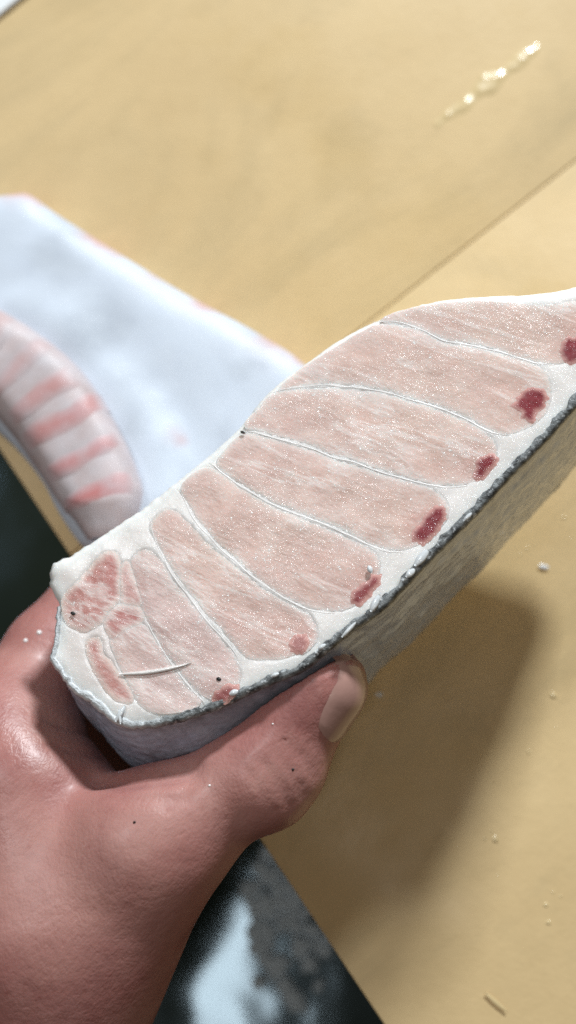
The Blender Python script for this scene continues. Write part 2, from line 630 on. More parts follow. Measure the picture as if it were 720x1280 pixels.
BLOOD = {
    'b1': [(702, 437), (708, 426), (724, 421), (738, 424), (742, 436), (730, 446), (714, 452), (706, 447)],
    'b2': [(641, 507), (648, 497), (659, 489), (672, 488), (681, 494), (679, 504), (670, 513), (664, 525), (655, 522), (651, 512)],
    'b3': [(595, 578), (604, 573), (617, 570), (619, 577), (609, 588), (601, 597), (594, 596), (597, 586)],
    'b4': [(518, 668), (527, 655), (536, 644), (547, 634), (555, 641), (551, 654), (541, 667), (530, 680), (521, 679)],
    'b5': [(441, 745), (449, 735), (458, 729), (468, 718), (474, 724), (466, 736), (456, 747), (446, 754)],
    'b6': [(364, 803), (373, 796), (382, 798), (382, 808), (373, 815), (365, 812)],
    'b7': [(267, 872), (276, 863), (290, 856), (297, 859), (291, 868), (279, 875)],
}
def grow(p, r_):
    t_ = np.roll(p, -1, 0) - np.roll(p, 1, 0)
    t_ /= np.linalg.norm(t_, axis=1)[:, None]
    n_ = np.stack([t_[:, 1], -t_[:, 0]], 1)
    if ((p - p.mean(0)) * n_).sum() < 0:
        n_ = -n_
    return p + n_ * (r_ * (1 + 0.8 * fbm(np.c_[p * 300, np.zeros(len(p))], 2)))[:, None]


seg_uv = {k: grow(resample(catmull(px2uv(v), 5), 0.0006), 0.00044 if k[0] == 'S' else 0.0007) for k, v in SEG.items()}
blood_uv = {k: catmull(px2uv(v), 6) for k, v in BLOOD.items()}
blood_c = {k: v.mean(0) for k, v in blood_uv.items()}

PINK = np.array((0.68, 0.470, 0.410))
PALE = np.array((0.80, 0.67, 0.60))
REDM = np.array((0.46, 0.10, 0.095))


def face_relief(uv):
    """gentle waves of the knife cut"""
    return 0.0004 * fbm(np.c_[uv * 120, np.zeros(len(uv))], 2)


# white connective tissue body: front cap, sides, back
v2, tri, nb = fill_poly(outline, 0.0008)
d = seg_dist(v2, outline)
ins = np.zeros(len(v2))
for pl in seg_uv.values():
    ii = np.nonzero(inside(v2, pl))[0]
    if len(ii):
        ins[ii] = np.maximum(ins[ii], seg_dist(v2[ii], pl))
w = face_relief(v2) - 0.00006 - 0.0006 * smooth01((ins - 0.0002) / 0.0008) - 0.0009 * np.exp(-d / 0.0009) + 0.00003 * fbm(np.c_[v2 * 700, np.zeros(len(v2))], 3)
front = uvw(v2, w)
nS = 22
rings = []
for k in range(1, nS + 1):
    t = k / nS
    off = bulge(outline, np.full(len(outline), t)) - 0.0006
    rings.append(uvw(outline + onr * off[:, None], -0.0011 - t * LEN))
V = [front]
base = len(front)
F = [list(t) for t in tri]
no = len(outline)
F_side = []
# first outline points of the fill keep their order
prev = list(range(no))
for k, r in enumerate(rings):
    V.append(r)
    cur = list(range(base, base + no))
    for i in range(no):
        i2 = (i + 1) % no
        F_side.append((prev[i], cur[i], cur[i2], prev[i2]))
    prev = cur
    base += no
back_c = uvw(cen[None], -LEN - 0.004)
V.append(back_c)
for i in range(no):
    F_side.append((prev[i], base, prev[(i + 1) % no]))
V = np.vstack(V)
wcol = np.tile(np.array((0.88, 0.88, 0.87)), (len(V), 1))
inner = smooth01((d - 0.0012) / 0.0022)[:, None] * 0.85
vv_ = px2uv([(180, 760)])[0]
lft = np.exp(-(np.linalg.norm(v2 - px2uv([(160, 790)])[0], axis=1) / 0.011) ** 2)[:, None]
incol = np.array((0.84, 0.775, 0.75)) * (1 - lft) + np.array((0.77, 0.63, 0.60)) * lft
wcol[:len(d)] = wcol[:len(d)] * (1 - inner) + incol * inner
body = mesh_obj('connective_tissue', V, F + F_side, M_WHITE, chunk, wcol)
bm = bmesh.new(); bm.from_mesh(body.data); bmesh.ops.recalc_face_normals(bm, faces=bm.faces); bm.to_mesh(body.data); bm.free()


def patch(name, poly, mat, color_fn, step, dome, edge_w, lift=0.0, rough=0.00003, parent=chunk, tex=650):
    v, f, n = fill_poly(poly, step)
    d = seg_dist(v, poly)
    w = face_relief(v) - 0.00007 + (dome + 0.00007) * (1 - np.exp(-d / edge_w)) + lift
    P3 = np.c_[v * tex, np.full(len(v), 3.1)]
    w += smooth01(d / 0.0012) * (rough * 1.3 * fbm(P3, 3))
    col = color_fn(v, d)
    V_ = np.vstack([uvw(v, w), uvw(v[:n], w[:n]), uvw(v[:n], -0.009)])
    m0 = len(v)
    F_ = [list(q) for q in f]
    wall = [(m0 + i, m0 + n + i, m0 + n + (i + 1) % n, m0 + (i + 1) % n) for i in range(n)]
    F_ += wall + [tuple(m0 + n + i for i in range(n))]
    o = mesh_obj(name, V_, F_, mat, parent, np.vstack([col, col[:n], col[:n]]))
    # all faces must point outwards
    a_, b_, c_ = (V_[list(F_[0])[q]] for q in range(3))
    up = np.cross(b_ - a_, c_ - a_) @ NW > 0
    q_ = V_[list(wall[0])]
    wn = np.cross(q_[1] - q_[0], q_[2] - q_[0])
    outw = (q_[0] - V_[m0:m0 + n].mean(0)) @ wn > 0
    bn = np.cross(V_[m0 + n + 1] - V_[m0 + n], V_[m0 + n + n // 2] - V_[m0 + n]) @ NW < 0
    me_ = o.data
    nf = len(f)
    for p_ in me_.polygons:
        good = up if p_.index < nf else (outw if p_.index < nf + n else bn)
        if not good:
            p_.flip()
    return o


def muscle_col(key):
    kf = (hash_key(key) % 7) / 7.0

    def fn(v, d):
        nz = fbm(np.c_[v * 160, np.full(len(v), kf * 9)], 3)
        c = PINK[None] * (1 + 0.10 * nz[:, None]) + (PALE - PINK)[None] * np.clip(0.25 + 0.8 * nz, 0, 1)[:, None] * 0.5
        lr = smooth01((v[:, 0] + 0.030) / 0.055)[:, None]
        c = c * (np.array((0.96, 0.86, 0.88)) * (1 - lr) + np.array((1.0, 1.0, 0.98)) * lr)
        # paler, creamier close to the upper rim and to the membranes
        e = 0.40 * np.exp(-d / 0.0016)[:, None] + 0.60 * np.exp(-(d / 0.00075) ** 2)[:, None]
        c = c * (1 - e) + np.array((0.84, 0.775, 0.75)) * e
        for bc in blood_c.values():
            g = (np.exp(-(np.linalg.norm(v - bc, axis=1) / 0.0042) ** 2) * np.clip(0.6 + 0.9 * nz, 0, 1))[:, None]
            c = c * (1 - 0.65 * g) + np.array((0.58, 0.20, 0.18)) * 0.65 * g
        if key in ('S7', 'S8'):
            g = np.exp(-(np.linalg.norm(v - px2uv([(158, 740)])[0], axis=1) / 0.006) ** 2)[:, None]
            c = c * (1 - 0.7 * g) + np.array((0.56, 0.24, 0.22)) * 0.7 * g
            c = c * 0.55 + np.array((0.66, 0.55, 0.54)) * 0.45
        return np.clip(c, 0, 1)
    return fn


def hash_key(k):
    return sum(ord(ch) * (i + 3) for i, ch in enumerate(k))


def red_col(key):
    amt = {'R1': 1.1, 'R2': 0.8, 'R3': 1.15, 'R4': 1.15}[key]

    def fn(v, d):
        nz = fbm(np.c_[v * 330, np.full(len(v), 5.0)], 3)
        a = np.clip(amt + 0.75 * nz, 0.10, 1)[:, None] * smooth01((d - 0.0002) / 0.0017)[:, None]
        base = np.array((0.80, 0.67, 0.63))
        return np.clip(base * (1 - a) + REDM * a, 0, 1)
    return fn


for key, poly in seg_uv.items():
    if key[0] == 'S':
        o = patch('muscle_segment', poly, M_FLESH, muscle_col(key), 0.00075, 0.00002, 0.0006)
    else:
        o = patch('red_muscle', poly, M_RED, red_col(key), 0.0006, 0.00004, 0.0006)
def face_h(uv):
    h = np.full(len(uv), -0.00005)
    for k_, pl in seg_uv.items():
        ii = np.nonzero(inside(uv, pl))[0]
        if len(ii):
            dd_ = seg_dist(uv[ii], pl)
            h[ii] = np.maximum(h[ii], -0.00007 + 0.00009 * (1 - np.exp(-dd_ / 0.0006)))
    return h + face_relief(uv)


for key, poly in blood_uv.items():
    poly = grow(resample(poly, 0.00035), 0.0006)
    jj = fbm(np.c_[poly * 1100, np.zeros(len(poly))], 3)
    poly = poly + (poly - poly.mean(0)) * (0.30 * jj)[:, None]
    v, f, n = fill_poly(poly, 0.00045)
    d = seg_dist(v, poly)
    w = face_h(v) - 0.00004 + 0.00018 * (1 - np.exp(-d / 0.0004)) + 0.00010 * fbm(np.c_[v * 900, np.ones(len(v))], 2) * smooth01(d / 0.0006)
    a = np.clip(smooth01(d / 0.0015) * (1.3 + 0.8 * fbm(np.c_[v * 800, np.ones(len(v))], 3)), 0, 1)[:, None]
    pale = {'b6': 0.55, 'b7': 0.75, 'b5': 0.9}.get(key, 1.0)
    a = a * pale
    c = np.array((0.66, 0.36, 0.32)) * (1 - a) + np.array((0.22, 0.010, 0.020)) * a
    mesh_obj('blood_spot', uvw(v, w), f, M_BLOOD, chunk, c)


# thin white membranes between the muscle segments
SEAMS = [
    [(466, 402), (490, 402), (508, 405), (531, 414), (553, 426), (587, 431), (625, 440), (648, 447), (670, 454), (694, 457)],
    [(336, 492), (355, 487), (371, 484), (393, 482), (416, 482), (456, 486), (481, 490), (509, 499), (537, 506), (555, 512), (587, 526), (612, 540), (637, 545)],
    [(299, 538), (316, 540), (338, 546), (360, 552), (393, 562), (418, 572), (438, 577), (470, 588), (518, 602), (546, 608), (562, 609), (584, 607)],
    [(262, 576), (274, 589), (302, 608), (332, 626), (366, 641), (380, 646), (411, 658), (436, 669), (463, 682), (482, 689), (504, 691)],
    [(222, 608), (232, 628), (244, 652), (263, 672), (277, 688), (297, 704), (313, 719), (336, 735), (361, 751), (389, 763), (418, 767)],
    [(186, 646), (192, 670), (202, 692), (216, 720), (236, 746), (256, 773), (278, 798), (292, 814), (304, 832)],
    [(182, 776), (194, 797), (206, 818), (223, 842), (240, 863), (256, 878)],
]
for si, px in enumerate(SEAMS):
    ln = resample(catmull(px2uv(px), 6, closed=False), 0.0005, closed=False)
    jn = fbm(np.c_[ln * 260, np.full(len(ln), si * 3.0)], 3)
    tg_ = np.gradient(ln, axis=0)
    tg_ /= np.linalg.norm(tg_, axis=1)[:, None]
    n_ = np.stack([-tg_[:, 1], tg_[:, 0]], 1)
    ln = ln + n_ * (0.00018 * jn)[:, None]
    tpos = np.linspace(0, 1, len(ln))
    hw_ = (0.00010 + 0.00022 * np.abs(fbm(np.c_[ln * 180, np.full(len(ln), 7.0 + si)], 2)) * 2) * np.clip(np.minimum(tpos, 1 - tpos) * 9, 0.12, 1)
    V, F, Cc = [], [], []
    prof = ((-1.0, -0.00003), (-0.5, 0.000015), (0.0, 0.00003), (0.5, 0.000015), (1.0, -0.00003))
    hh = 0 * np.max([face_h(ln + n_ * (hw_ * q)[:, None]) for q in (-1, -0.4, 0.4, 1)], axis=0)
    for q, dz in prof:
        pu = ln + n_ * (hw_ * q)[:, None]
        V.append(uvw(pu, face_h(pu) + dz))
    V = np.stack(V, 1).reshape(-1, 3)
    for i in range(len(ln) - 1):
        for k in range(4):
            F.append((i * 5 + k, i * 5 + k + 1, (i + 1) * 5 + k + 1, (i + 1) * 5 + k))
    cc = np.tile(np.array((0.86, 0.82, 0.81)), (len(V), 1)) * (1 - 0.10 * smooth01(np.repeat(jn, 5) * 2))[:, None]
    mesh_obj('membrane', V, F, M_MEMBRANE, chunk, np.clip(cc, 0, 1))

# fine white beads: glitter of the wet cut put into their colour
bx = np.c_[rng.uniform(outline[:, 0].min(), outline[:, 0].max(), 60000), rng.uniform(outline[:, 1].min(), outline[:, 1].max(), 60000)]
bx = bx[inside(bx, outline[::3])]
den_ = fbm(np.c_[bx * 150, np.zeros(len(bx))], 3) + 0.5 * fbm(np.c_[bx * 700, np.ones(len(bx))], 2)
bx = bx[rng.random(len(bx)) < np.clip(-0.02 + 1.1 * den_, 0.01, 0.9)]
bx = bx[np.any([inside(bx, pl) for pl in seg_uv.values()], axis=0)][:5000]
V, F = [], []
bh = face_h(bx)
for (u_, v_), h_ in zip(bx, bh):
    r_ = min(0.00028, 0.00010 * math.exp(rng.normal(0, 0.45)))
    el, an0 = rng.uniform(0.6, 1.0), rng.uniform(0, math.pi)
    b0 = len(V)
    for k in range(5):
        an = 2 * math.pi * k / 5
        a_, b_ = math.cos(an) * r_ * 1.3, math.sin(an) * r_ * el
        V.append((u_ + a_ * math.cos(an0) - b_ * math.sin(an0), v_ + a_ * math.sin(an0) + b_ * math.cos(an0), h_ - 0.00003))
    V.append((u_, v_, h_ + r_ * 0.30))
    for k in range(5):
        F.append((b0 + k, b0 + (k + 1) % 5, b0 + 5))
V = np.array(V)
mo = mesh_obj('painted_glints', uvw(V[:, :2], V[:, 2]), F, M_GLINT, chunk)
mo['kind'] = 'stuff'


# grey skin: lip on the face, then the side
def sub_outline():
    """the run of the outline covered by skin, in order"""
    a = px2uv([(742, 480)])[0]
    b = px2uv([(70, 757)])[0]
    ia = int(np.argmin(np.linalg.norm(outline - a, axis=1)))
    ib = int(np.argmin(np.linalg.norm(outline - b, axis=1)))
    ia -= 34
    idx = [(ia + k) % no for k in range(((ib - ia) % no) + 1)]
    return np.array(idx)


idx = sub_outline()
so, sn = outline[idx], onr[idx]
ns = len(so)
lipn = fbm(np.c_[so * 420, np.full(ns, 2.0)], 3)
edge_fade = np.minimum(smooth01(np.arange(ns) / 20), smooth01((ns - 1 - np.arange(ns)) / 30))
rows, cols = [], []
sk_t = []
lip_in = (0.0013 + 0.0012 * lipn) * (0.35 + 0.65 * edge_fade)
BULK = np.array((0.41, 0.50, 0.67))
DARK = np.array((0.055, 0.062, 0.068))
SILV = np.array((0.42, 0.46, 0.49))
M_EDGE = mat_edge()
left_s = smooth01((-so[:, 0] - 0.022) / 0.012)[:, None]


def skin_row(off, w, col):
    rows.append(uvw(so + sn * np.broadcast_to(off, (ns,))[:, None], w))
    cols.append(col)


rim_c = DARK * (1 - left_s) + SILV * 0.8 * left_s
def fleck(q):
    f_ = smooth01(0.5 + 1.1 * fbm(np.c_[so * 900, np.full(ns, 1.7 * q)], 3))[:, None]
    return rim_c * (1 - 0.30 * f_) + np.array((0.45, 0.48, 0.50)) * 0.30 * f_


def lipw(q):
    return 0.00010 + 0.00022 * fbm(np.c_[so * 800, np.full(ns, 2.3 * q)], 3)


lv = [uvw(so - sn * lip_in[:, None], -0.0008)]
for q, f_ in enumerate((0.85, 0.65, 0.45, 0.22, 0.0)):
    lv.append(uvw(so - sn * (lip_in * f_)[:, None], lipw(q) - (0.0002 if q == 4 else 0)))
lv.append(uvw(so + sn * 0.0004, -0.0007 + lipw(6)))
lv.append(uvw(so + sn * 0.00035, -0.0022 + lipw(7) * 3))
lv.append(uvw(so + sn * 0.0001, -0.0040 + lipw(8) * 3))
nl = len(lv)
lc = np.repeat((left_s * 0.75)[None], nl, 0).reshape(-1, 1) * np.ones((1, 3))
LF = [(r * ns + i, r * ns + i + 1, (r + 1) * ns + i + 1, (r + 1) * ns + i) for r in range(nl - 1) for i in range(ns - 1)]
mesh_obj('skin_edge', np.array(lv).reshape(-1, 3), LF, M_EDGE, chunk, lc)['label'] = 'dark mottled cut edge of the skin'
skin_row(np.full(ns, 0.0001), -0.0008, fleck(4))
skin_row(np.full(ns, 0.0002), -0.0010, fleck(5))
NT_ = 64
for k in range(1, NT_ + 1):
    t = (k / NT_) ** 1.15
    off = bulge(so, np.full(ns, t)) + 0.0002
    P = np.c_[so * 130, np.full(ns, t * 8)]
    wr = fbm(P, 3)
    off = off + 0.0005 * wr * smooth01(t * 6) + 0.00022 * fbm(np.c_[so * 600, np.full(ns, t * 42)], 2)
    dk = (np.exp(-t * LEN / 0.0022) * np.clip(0.8 + lipn, 0, 1))[:, None]
    streak = fbm(np.c_[so * 520, np.full(ns, t * 3.0)], 3)[:, None]
    c = BULK * (1 + 0.40 * streak) + np.array((0.02, 0.02, 0.015)) * smooth01(wr + 0.3)[:, None]
    c = c * (1 - dk) + rim_c * dk
    # dark blotch near the far right end
    g = np.exp(-(np.linalg.norm(so - px2uv([(705, 520)])[0], axis=1) / 0.008) ** 2)[:, None] * math.exp(-((t - 0.93) / 0.10) ** 2)
    c = c * (1 - 0.85 * g) + np.array((0.03, 0.033, 0.04)) * 0.85 * g
    skin_row(off, -0.0010 - t * LEN, np.clip(c, 0, 1))
skin_row(np.full(ns, -0.002), -0.0014 - LEN, cols[-1])
rows = np.array(rows)
cols = np.array(cols)
nr = len(rows)
F = [(r * ns + i, r * ns + i + 1, (r + 1) * ns + i + 1, (r + 1) * ns + i) for r in range(nr - 1) for i in range(ns - 1)]
sk = mesh_obj('skin', rows.reshape(-1, 3), F, M_SKIN, chunk, cols.reshape(-1, 3))
sk['label'] = 'silvery grey scaly skin with a dark rim'


# small solid bits on the face: pin bone, scales, specks
def spindle(name, a, b, width, thick, mat, lift, curve=0.0, parent=chunk):
    a, b = px2uv([a])[0], px2uv([b])[0]
    L = np.linalg.norm(b - a)
    dr = (b - a) / L
    nn = np.array((-dr[1], dr[0]))
    V, F = [], []
    m, q = 14, 8
    for i in range(m + 1):
        t = i / m
        rad = max(0.02, math.sin(math.pi * min(1, t * 0.9 + 0.06)) ** 0.7)
        c = a + dr * L * t + nn * curve * math.sin(math.pi * t)
        for k in range(q):
            an = 2 * math.pi * k / q
            uv = c + nn * math.cos(an) * width * rad / 2
            V.append(uvw(uv[None], lift + math.sin(an) * thick * rad / 2 + 0.0003)[0])
    for i in range(m):
        for k in range(q):
            F.append((i * q + k, i * q + (k + 1) % q, (i + 1) * q + (k + 1) % q, (i + 1) * q + k))
    F.append(tuple(range(q)))
    F.append(tuple(m * q + k for k in range(q))[::-1])
    return mesh_obj(name, np.array(V), F, mat, parent)


spindle('pin_bone', (149, 843), (239, 829), 0.0008, 0.0004, M_BONE, -0.0001, -0.0005)
for a, b, wd in [((519, 708), (536, 688), 0.0016), ((464, 765), (475, 744), 0.0014), ((428, 797), (446, 778), 0.0008), ((508, 722), (519, 712), 0.0013),
                 ((461, 708), (465, 717), 0.0010), ((288, 868), (299, 864), 0.0012), ((146, 902), (158, 882), 0.0011), ((152, 905), (150, 887), 0.0007),
                 ((398, 812), (408, 806), 0.0009), ((580, 652), (590, 642), 0.0008), ((340, 846), (350, 842), 0.0008)]:
    spindle('loose_scale', a, b, wd, 0.0006, M_SCALE, 0.0003)
for (x, y), s in [((274, 849), 0.00036), ((92, 767), 0.00036), ((304, 541), 0.0003)]:
    spindle('dark_speck', (x - 3, y - 1), (x + 3, y + 1), s * 2, s * 1.0, M_SPECK, 0.0)

# ------------------------------------------------------------------ the hand (one continuous surface)
# face-plane distance field of the chunk, so that the hand closes on it without cutting in
gu = np.arange(-0.080, 0.080, 0.0008)
gv = np.arange(-0.070, 0.070, 0.0008)
GU, GV = np.meshgrid(gu, gv, indexing='ij')
gp = np.c_[GU.ravel(), GV.ravel()]
co = outline[::4]
sd2 = seg_dist(gp, co)
sd2[inside(gp, co)] *= -1
sd2 = sd2.reshape(GU.shape)


def chunk_sdf(W):
    q = W - P0
    u, v, w = q @ U, q @ Vv, q @ NW
    iu = np.clip((u - gu[0]) / 0.0008, 0, len(gu) - 2.001)
    iv = np.clip((v - gv[0]) / 0.0008, 0, len(gv) - 2.001)
    i0, j0 = iu.astype(int), iv.astype(int)
    fu, fv = iu - i0, iv - j0
    s = (sd2[i0, j0] * (1 - fu) * (1 - fv) + sd2[i0 + 1, j0] * fu * (1 - fv) + sd2[i0, j0 + 1] * (1 - fu) * fv + sd2[i0 + 1, j0 + 1] * fu * fv)
    s = s - bulge(np.c_[u, v], -w / LEN)
    return np.maximum(s, np.maximum(w, -w - LEN))


def smin(a, b, k):
    h = np.clip(0.5 + 0.5 * (b - a) / k, 0, 1)
    return b * (1 - h) + a * h - k * h * (1 - h)


def cone(P, a, b, ra, rb):
    a, b = np.asarray(a), np.asarray(b)
    ab = b - a
    t = np.clip(((P - a) @ ab) / (ab @ ab), 0, 1)
    return np.linalg.norm(P - (a + t[:, None] * ab), axis=1) - (ra + (rb - ra) * t)


def cp(x, y, d):
    return cam_pt(x, y, d)


def wall_pt(x, y, t, out):
    """camera-space point beside the chunk's wall: rim pixel, depth fraction, distance off the wall"""
    uv = px2uv([(x, y)])[0]
    i = int(np.argmin(np.linalg.norm(outline - uv, axis=1)))
    p = uvw((outline[i] + onr[i] * out)[None], -t * LEN)[0]
    return CMn[:3, :3].T @ (p - CMn[:3, 3])


# joints in camera space (pixel x, pixel y, depth)
T_CMC = cp(30, 1330, 0.222)
T_MCP = cp(185, 1058, 0.213)
T_IP = cp(322, 965, 0.212)
T_TIP = cp(403, 859, 0.211)
I_MCP = cp(-5, 935, 0.231)
WRIST = cp(-150, 1480, 0.235)
FORE = cp(-330, 1900, 0.245)
M_MCP = cp(-75, 955, 0.243)
R_MCP = cp(-110, 1000, 0.262)
L_MCP = cp(-120, 1090, 0.278)
I_PIP = cp(62, 815, 0.244)
I_DIP = wall_pt(105, 682, 0.80, 0.0080)
I_TIP = wall_pt(180, 632, 0.72, 0.0072)
M_PIP = cp(40, 850, 0.262)
M_DIP = wall_pt(110, 678, 1.12, 0.0082)
M_TIP = wall_pt(190, 625, 1.06, 0.0074)
bt = uvw(px2uv([(150, 800)]), -LEN - 0.010)[0]
R_PIP = cp(20, 890, 0.290)
R_DIP = cp(110, 930, 0.297)
R_TIP = cp(150, 985, 0.292)
L_PIP = cp(-10, 985, 0.300)
L_DIP = cp(60, 1040, 0.302)
L_TIP = cp(95, 1085, 0.292)

H = 0.0009
lo = np.array((-0.150, -0.250, -0.325))
hi = np.array((0.030, -0.012, -0.180))
ax = [np.arange(lo[k], hi[k], H) for k in range(3)]
shape = tuple(len(a) for a in ax)
D = np.empty(shape, np.float32)


def hand_sdf(P):
    mm = 0.001
    palm = cone(P, WRIST, FORE, 27 * mm, 33 * mm)
    palm = smin(palm, cone(P, WRIST, I_MCP, 26 * mm, 14.5 * mm), 16 * mm)
    palm = smin(palm, cone(P, WRIST, M_MCP, 26 * mm, 14.5 * mm), 10 * mm)
    palm = smin(palm, cone(P, WRIST, R_MCP, 25 * mm, 14 * mm), 10 * mm)
    palm = smin(palm, cone(P, WRIST, L_MCP, 24 * mm, 13 * mm), 10 * mm)
    palm = smin(palm, cone(P, T_CMC, T_MCP, 21 * mm, 14.2 * mm), 14 * mm)
    palm = smin(palm, cone(P, cp(120, 1040, 0.228), cp(30, 940, 0.236), 9.5 * mm, 9.5 * mm), 12 * mm)    # web
    palm = smin(palm, cone(P, cp(40, 1150, 0.216), cp(30, 990, 0.221), 15 * mm, 11 * mm), 14 * mm)     # muscle between thumb and index
    th = cone(P, T_MCP, T_IP, 12.4 * mm, 9.4 * mm)
    th = smin(th, cone(P, T_IP, T_TIP, 9.4 * mm, 8.3 * mm), 4 * mm)
    th = smin(th, cone(P, cp(340, 978, 0.210), cp(356, 962, 0.210), 7.4 * mm, 7.0 * mm), 6 * mm)       # knuckle
    th = smin(th, cone(P, cp(365, 900, 0.217), cp(412, 850, 0.217), 8.6 * mm, 6.4 * mm), 5 * mm)       # pad
    out = smin(palm, th, 7 * mm)
    for ch, rr in (((I_MCP, I_PIP, I_DIP, I_TIP), (12.5, 9.6, 8.4, 7.0)), ((M_MCP, M_PIP, M_DIP, M_TIP), (12, 9.8, 8.6, 7.2)),
                   ((R_MCP, R_PIP, R_DIP, R_TIP), (11.5, 9.2, 8.2, 7.0)), ((L_MCP, L_PIP, L_DIP, L_TIP), (10.5, 8.2, 7.2, 6.2))):
        f = cone(P, ch[0], ch[1], rr[0] * mm, rr[1] * mm)
        f = smin(f, cone(P, ch[1], ch[2], rr[1] * mm, rr[2] * mm), 3 * mm)
        f = smin(f, cone(P, ch[2], ch[3], rr[2] * mm, rr[3] * mm), 3 * mm)
        out = np.minimum(out, smin(palm, f, 8 * mm))
    # skin folds: shallow grooves
    for pts, r_, k_ in FOLDS:
        bl, bh = pts.min(0) - 0.008, pts.max(0) + 0.008
        ii = np.nonzero(((P > bl) & (P < bh)).all(1))[0]
        if not len(ii):
            continue
        g = np.full(len(ii), 1.0)
        for a, b in zip(pts[:-1], pts[1:]):
            g = np.minimum(g, cone(P[ii], a, b, r_, r_))
        out[ii] = -smin(-out[ii], g, k_)
    Wp = P @ CMn[:3, :3].T + CMn[:3, 3]
    c = chunk_sdf(Wp) - 0.0003
    return -smin(-out, c, 0.0012)


FOLDS = []


def surf_pts(px):
    """points of the hand's surface under photo pixels (march along the view rays)"""
    px = np.array(px, float)
    d_ = np.full(len(px), 0.17)
    for _ in range(60):
        P_ = np.array([cam_pt(x, y, q) for (x, y), q in zip(px, d_)])
        d_ = d_ + np.clip(hand_sdf(P_), -0.003, 0.003) * 0.7
    return np.array([cam_pt(x, y, q) for (x, y), q in zip(px, d_)])


fold_px = [
    ([(236, 962), (200, 968), (160, 974), (125, 974)], 0.0012, 0.0040),
    ([(341, 938), (352, 950), (364, 964), (374, 980), (380, 996)], 0.00028, 0.0013),
    ([(326, 952), (337, 963), (349, 979), (357, 995), (362, 1012)], 0.00035, 0.0016),
    ([(312, 966), (324, 980), (334, 996), (341, 1014)], 0.00028, 0.0013),
    ([(354, 926), (368, 938), (382, 953), (393, 970)], 0.00022, 0.0011),
    ([(372, 905), (384, 917), (396, 934)], 0.0002, 0.0010),
    ([(52, 896), (85, 908), (122, 922)], 0.0004, 0.0018),
    ([(60, 930), (95, 938), (130, 948)], 0.0003, 0.0015),
    ([(150, 1000), (190, 996), (236, 1000)], 0.00025, 0.0014),
    ([(205, 1010), (228, 992), (246, 978)], 0.0002, 0.0012),
]
_f = [(surf_pts(resample(np.array(p, float), 8, closed=False)), r_, k_) for p, r_, k_ in fold_px]
FOLDS = _f

XX, YY = np.meshgrid(ax[0], ax[1], indexing='ij')
for kz, z in enumerate(ax[2]):
    Pz = np.c_[XX.ravel(), YY.ravel(), np.full(XX.size, z)]
    D[:, :, kz] = hand_sdf(Pz).reshape(XX.shape)


def surface_nets(D, lo, h):
    s = D < 0
    nx, ny, nz = D.shape
    cells = np.zeros((nx - 1, ny - 1, nz - 1), bool)
    allin = np.ones_like(cells)
    cs = [(i, j, k) for i in (0, 1) for j in (0, 1) for k in (0, 1)]
    for i, j, k in cs:
        c = s[i:nx - 1 + i, j:ny - 1 + j, k:nz - 1 + k]
        cells |= c
        allin &= c
    act = cells & ~allin
    ids = np.full(act.shape, -1, np.int64)
    I, J, K = np.nonzero(act)
    ids[I, J, K] = np.arange(len(I))
    pos = np.zeros((len(I), 3))
    cnt = np.zeros(len(I))
    for a in range(8):
        for b in range(a + 1, 8):
            ca, cb = cs[a], cs[b]
            if sum(abs(ca[q] - cb[q]) for q in range(3)) != 1:
                continue
            da = D[I + ca[0], J + ca[1], K + ca[2]].astype(float)
            db = D[I + cb[0], J + cb[1], K + cb[2]].astype(float)
            m = (da < 0) != (db < 0)
            t = np.where(m, da / np.where(da == db, 1, da - db), 0)
            for q in range(3):
                pos[:, q] += np.where(m, ca[q] + t * (cb[q] - ca[q]), 0)
            cnt += m
    pos = pos / cnt[:, None] + np.c_[I, J, K]
    V = lo + pos * h
    F = []
    for axis in range(3):
        sl0 = [slice(None)] * 3
        sl1 = [slice(None)] * 3
        sl0[axis] = slice(0, -1)
        sl1[axis] = slice(1, None)
        ch = s[tuple(sl0)] != s[tuple(sl1)]
        e = np.argwhere(ch)
        o1, o2 = [q for q in range(3) if q != axis]
        ok = (e[:, o1] > 0) & (e[:, o2] > 0) & (e[:, o1] < D.shape[o1] - 1) & (e[:, o2] < D.shape[o2] - 1)
        e = e[ok]
        first = s[e[:, 0], e[:, 1], e[:, 2]]

        def cid(d1, d2):
            q = e.copy()
            q[:, o1] -= d1
            q[:, o2] -= d2
            return ids[q[:, 0], q[:, 1], q[:, 2]]
        quad = np.stack([cid(1, 1), cid(0, 1), cid(0, 0), cid(1, 0)], 1)
        flip = first if axis != 1 else ~first
        quad[~flip] = quad[~flip][:, ::-1]
        F.append(quad)
    return V, np.vstack(F)


HV, HF = surface_nets(D, lo, H)
wrist_w = to_world(WRIST)
hand = empty('person', (wrist_w[0], wrist_w[1], wrist_w[2] - 0.03))
tag(hand, 'bare wet hand gripping the fish chunk, thumb on its grey skin', 'hand')
# skin tone: redder round the knuckles, the web and the finger ends
hc = np.tile(np.array((0.50, 0.225, 0.175)), (len(HV), 1))
for c, r_, col, a in ((T_IP, 0.020, (0.44, 0.145, 0.115), 0.7), (cp(390, 985, 0.215), 0.012, (0.42, 0.12, 0.10), 0.6), (I_MCP, 0.026, (0.50, 0.20, 0.16), 0.7),
                      (T_TIP, 0.012, (0.48, 0.19, 0.14), 0.6), (cp(240, 1000, 0.205), 0.012, (0.56, 0.29, 0.23), 0.5), (cp(80, 905, 0.215), 0.008, (0.58, 0.40, 0.27), 0.6)):
    g = a * np.exp(-(np.linalg.norm(HV - c, axis=1) / r_) ** 2)[:, None]
    hc = hc * (1 - g) + np.array(col) * g
hm = fbm(HV * 55, 3)[:, None]
hc = hc * np.array((0.80, 0.80, 0.92)) * (1 + np.array((0.10, 0.30, 0.30)) * hm)
hw = to_world(HV)
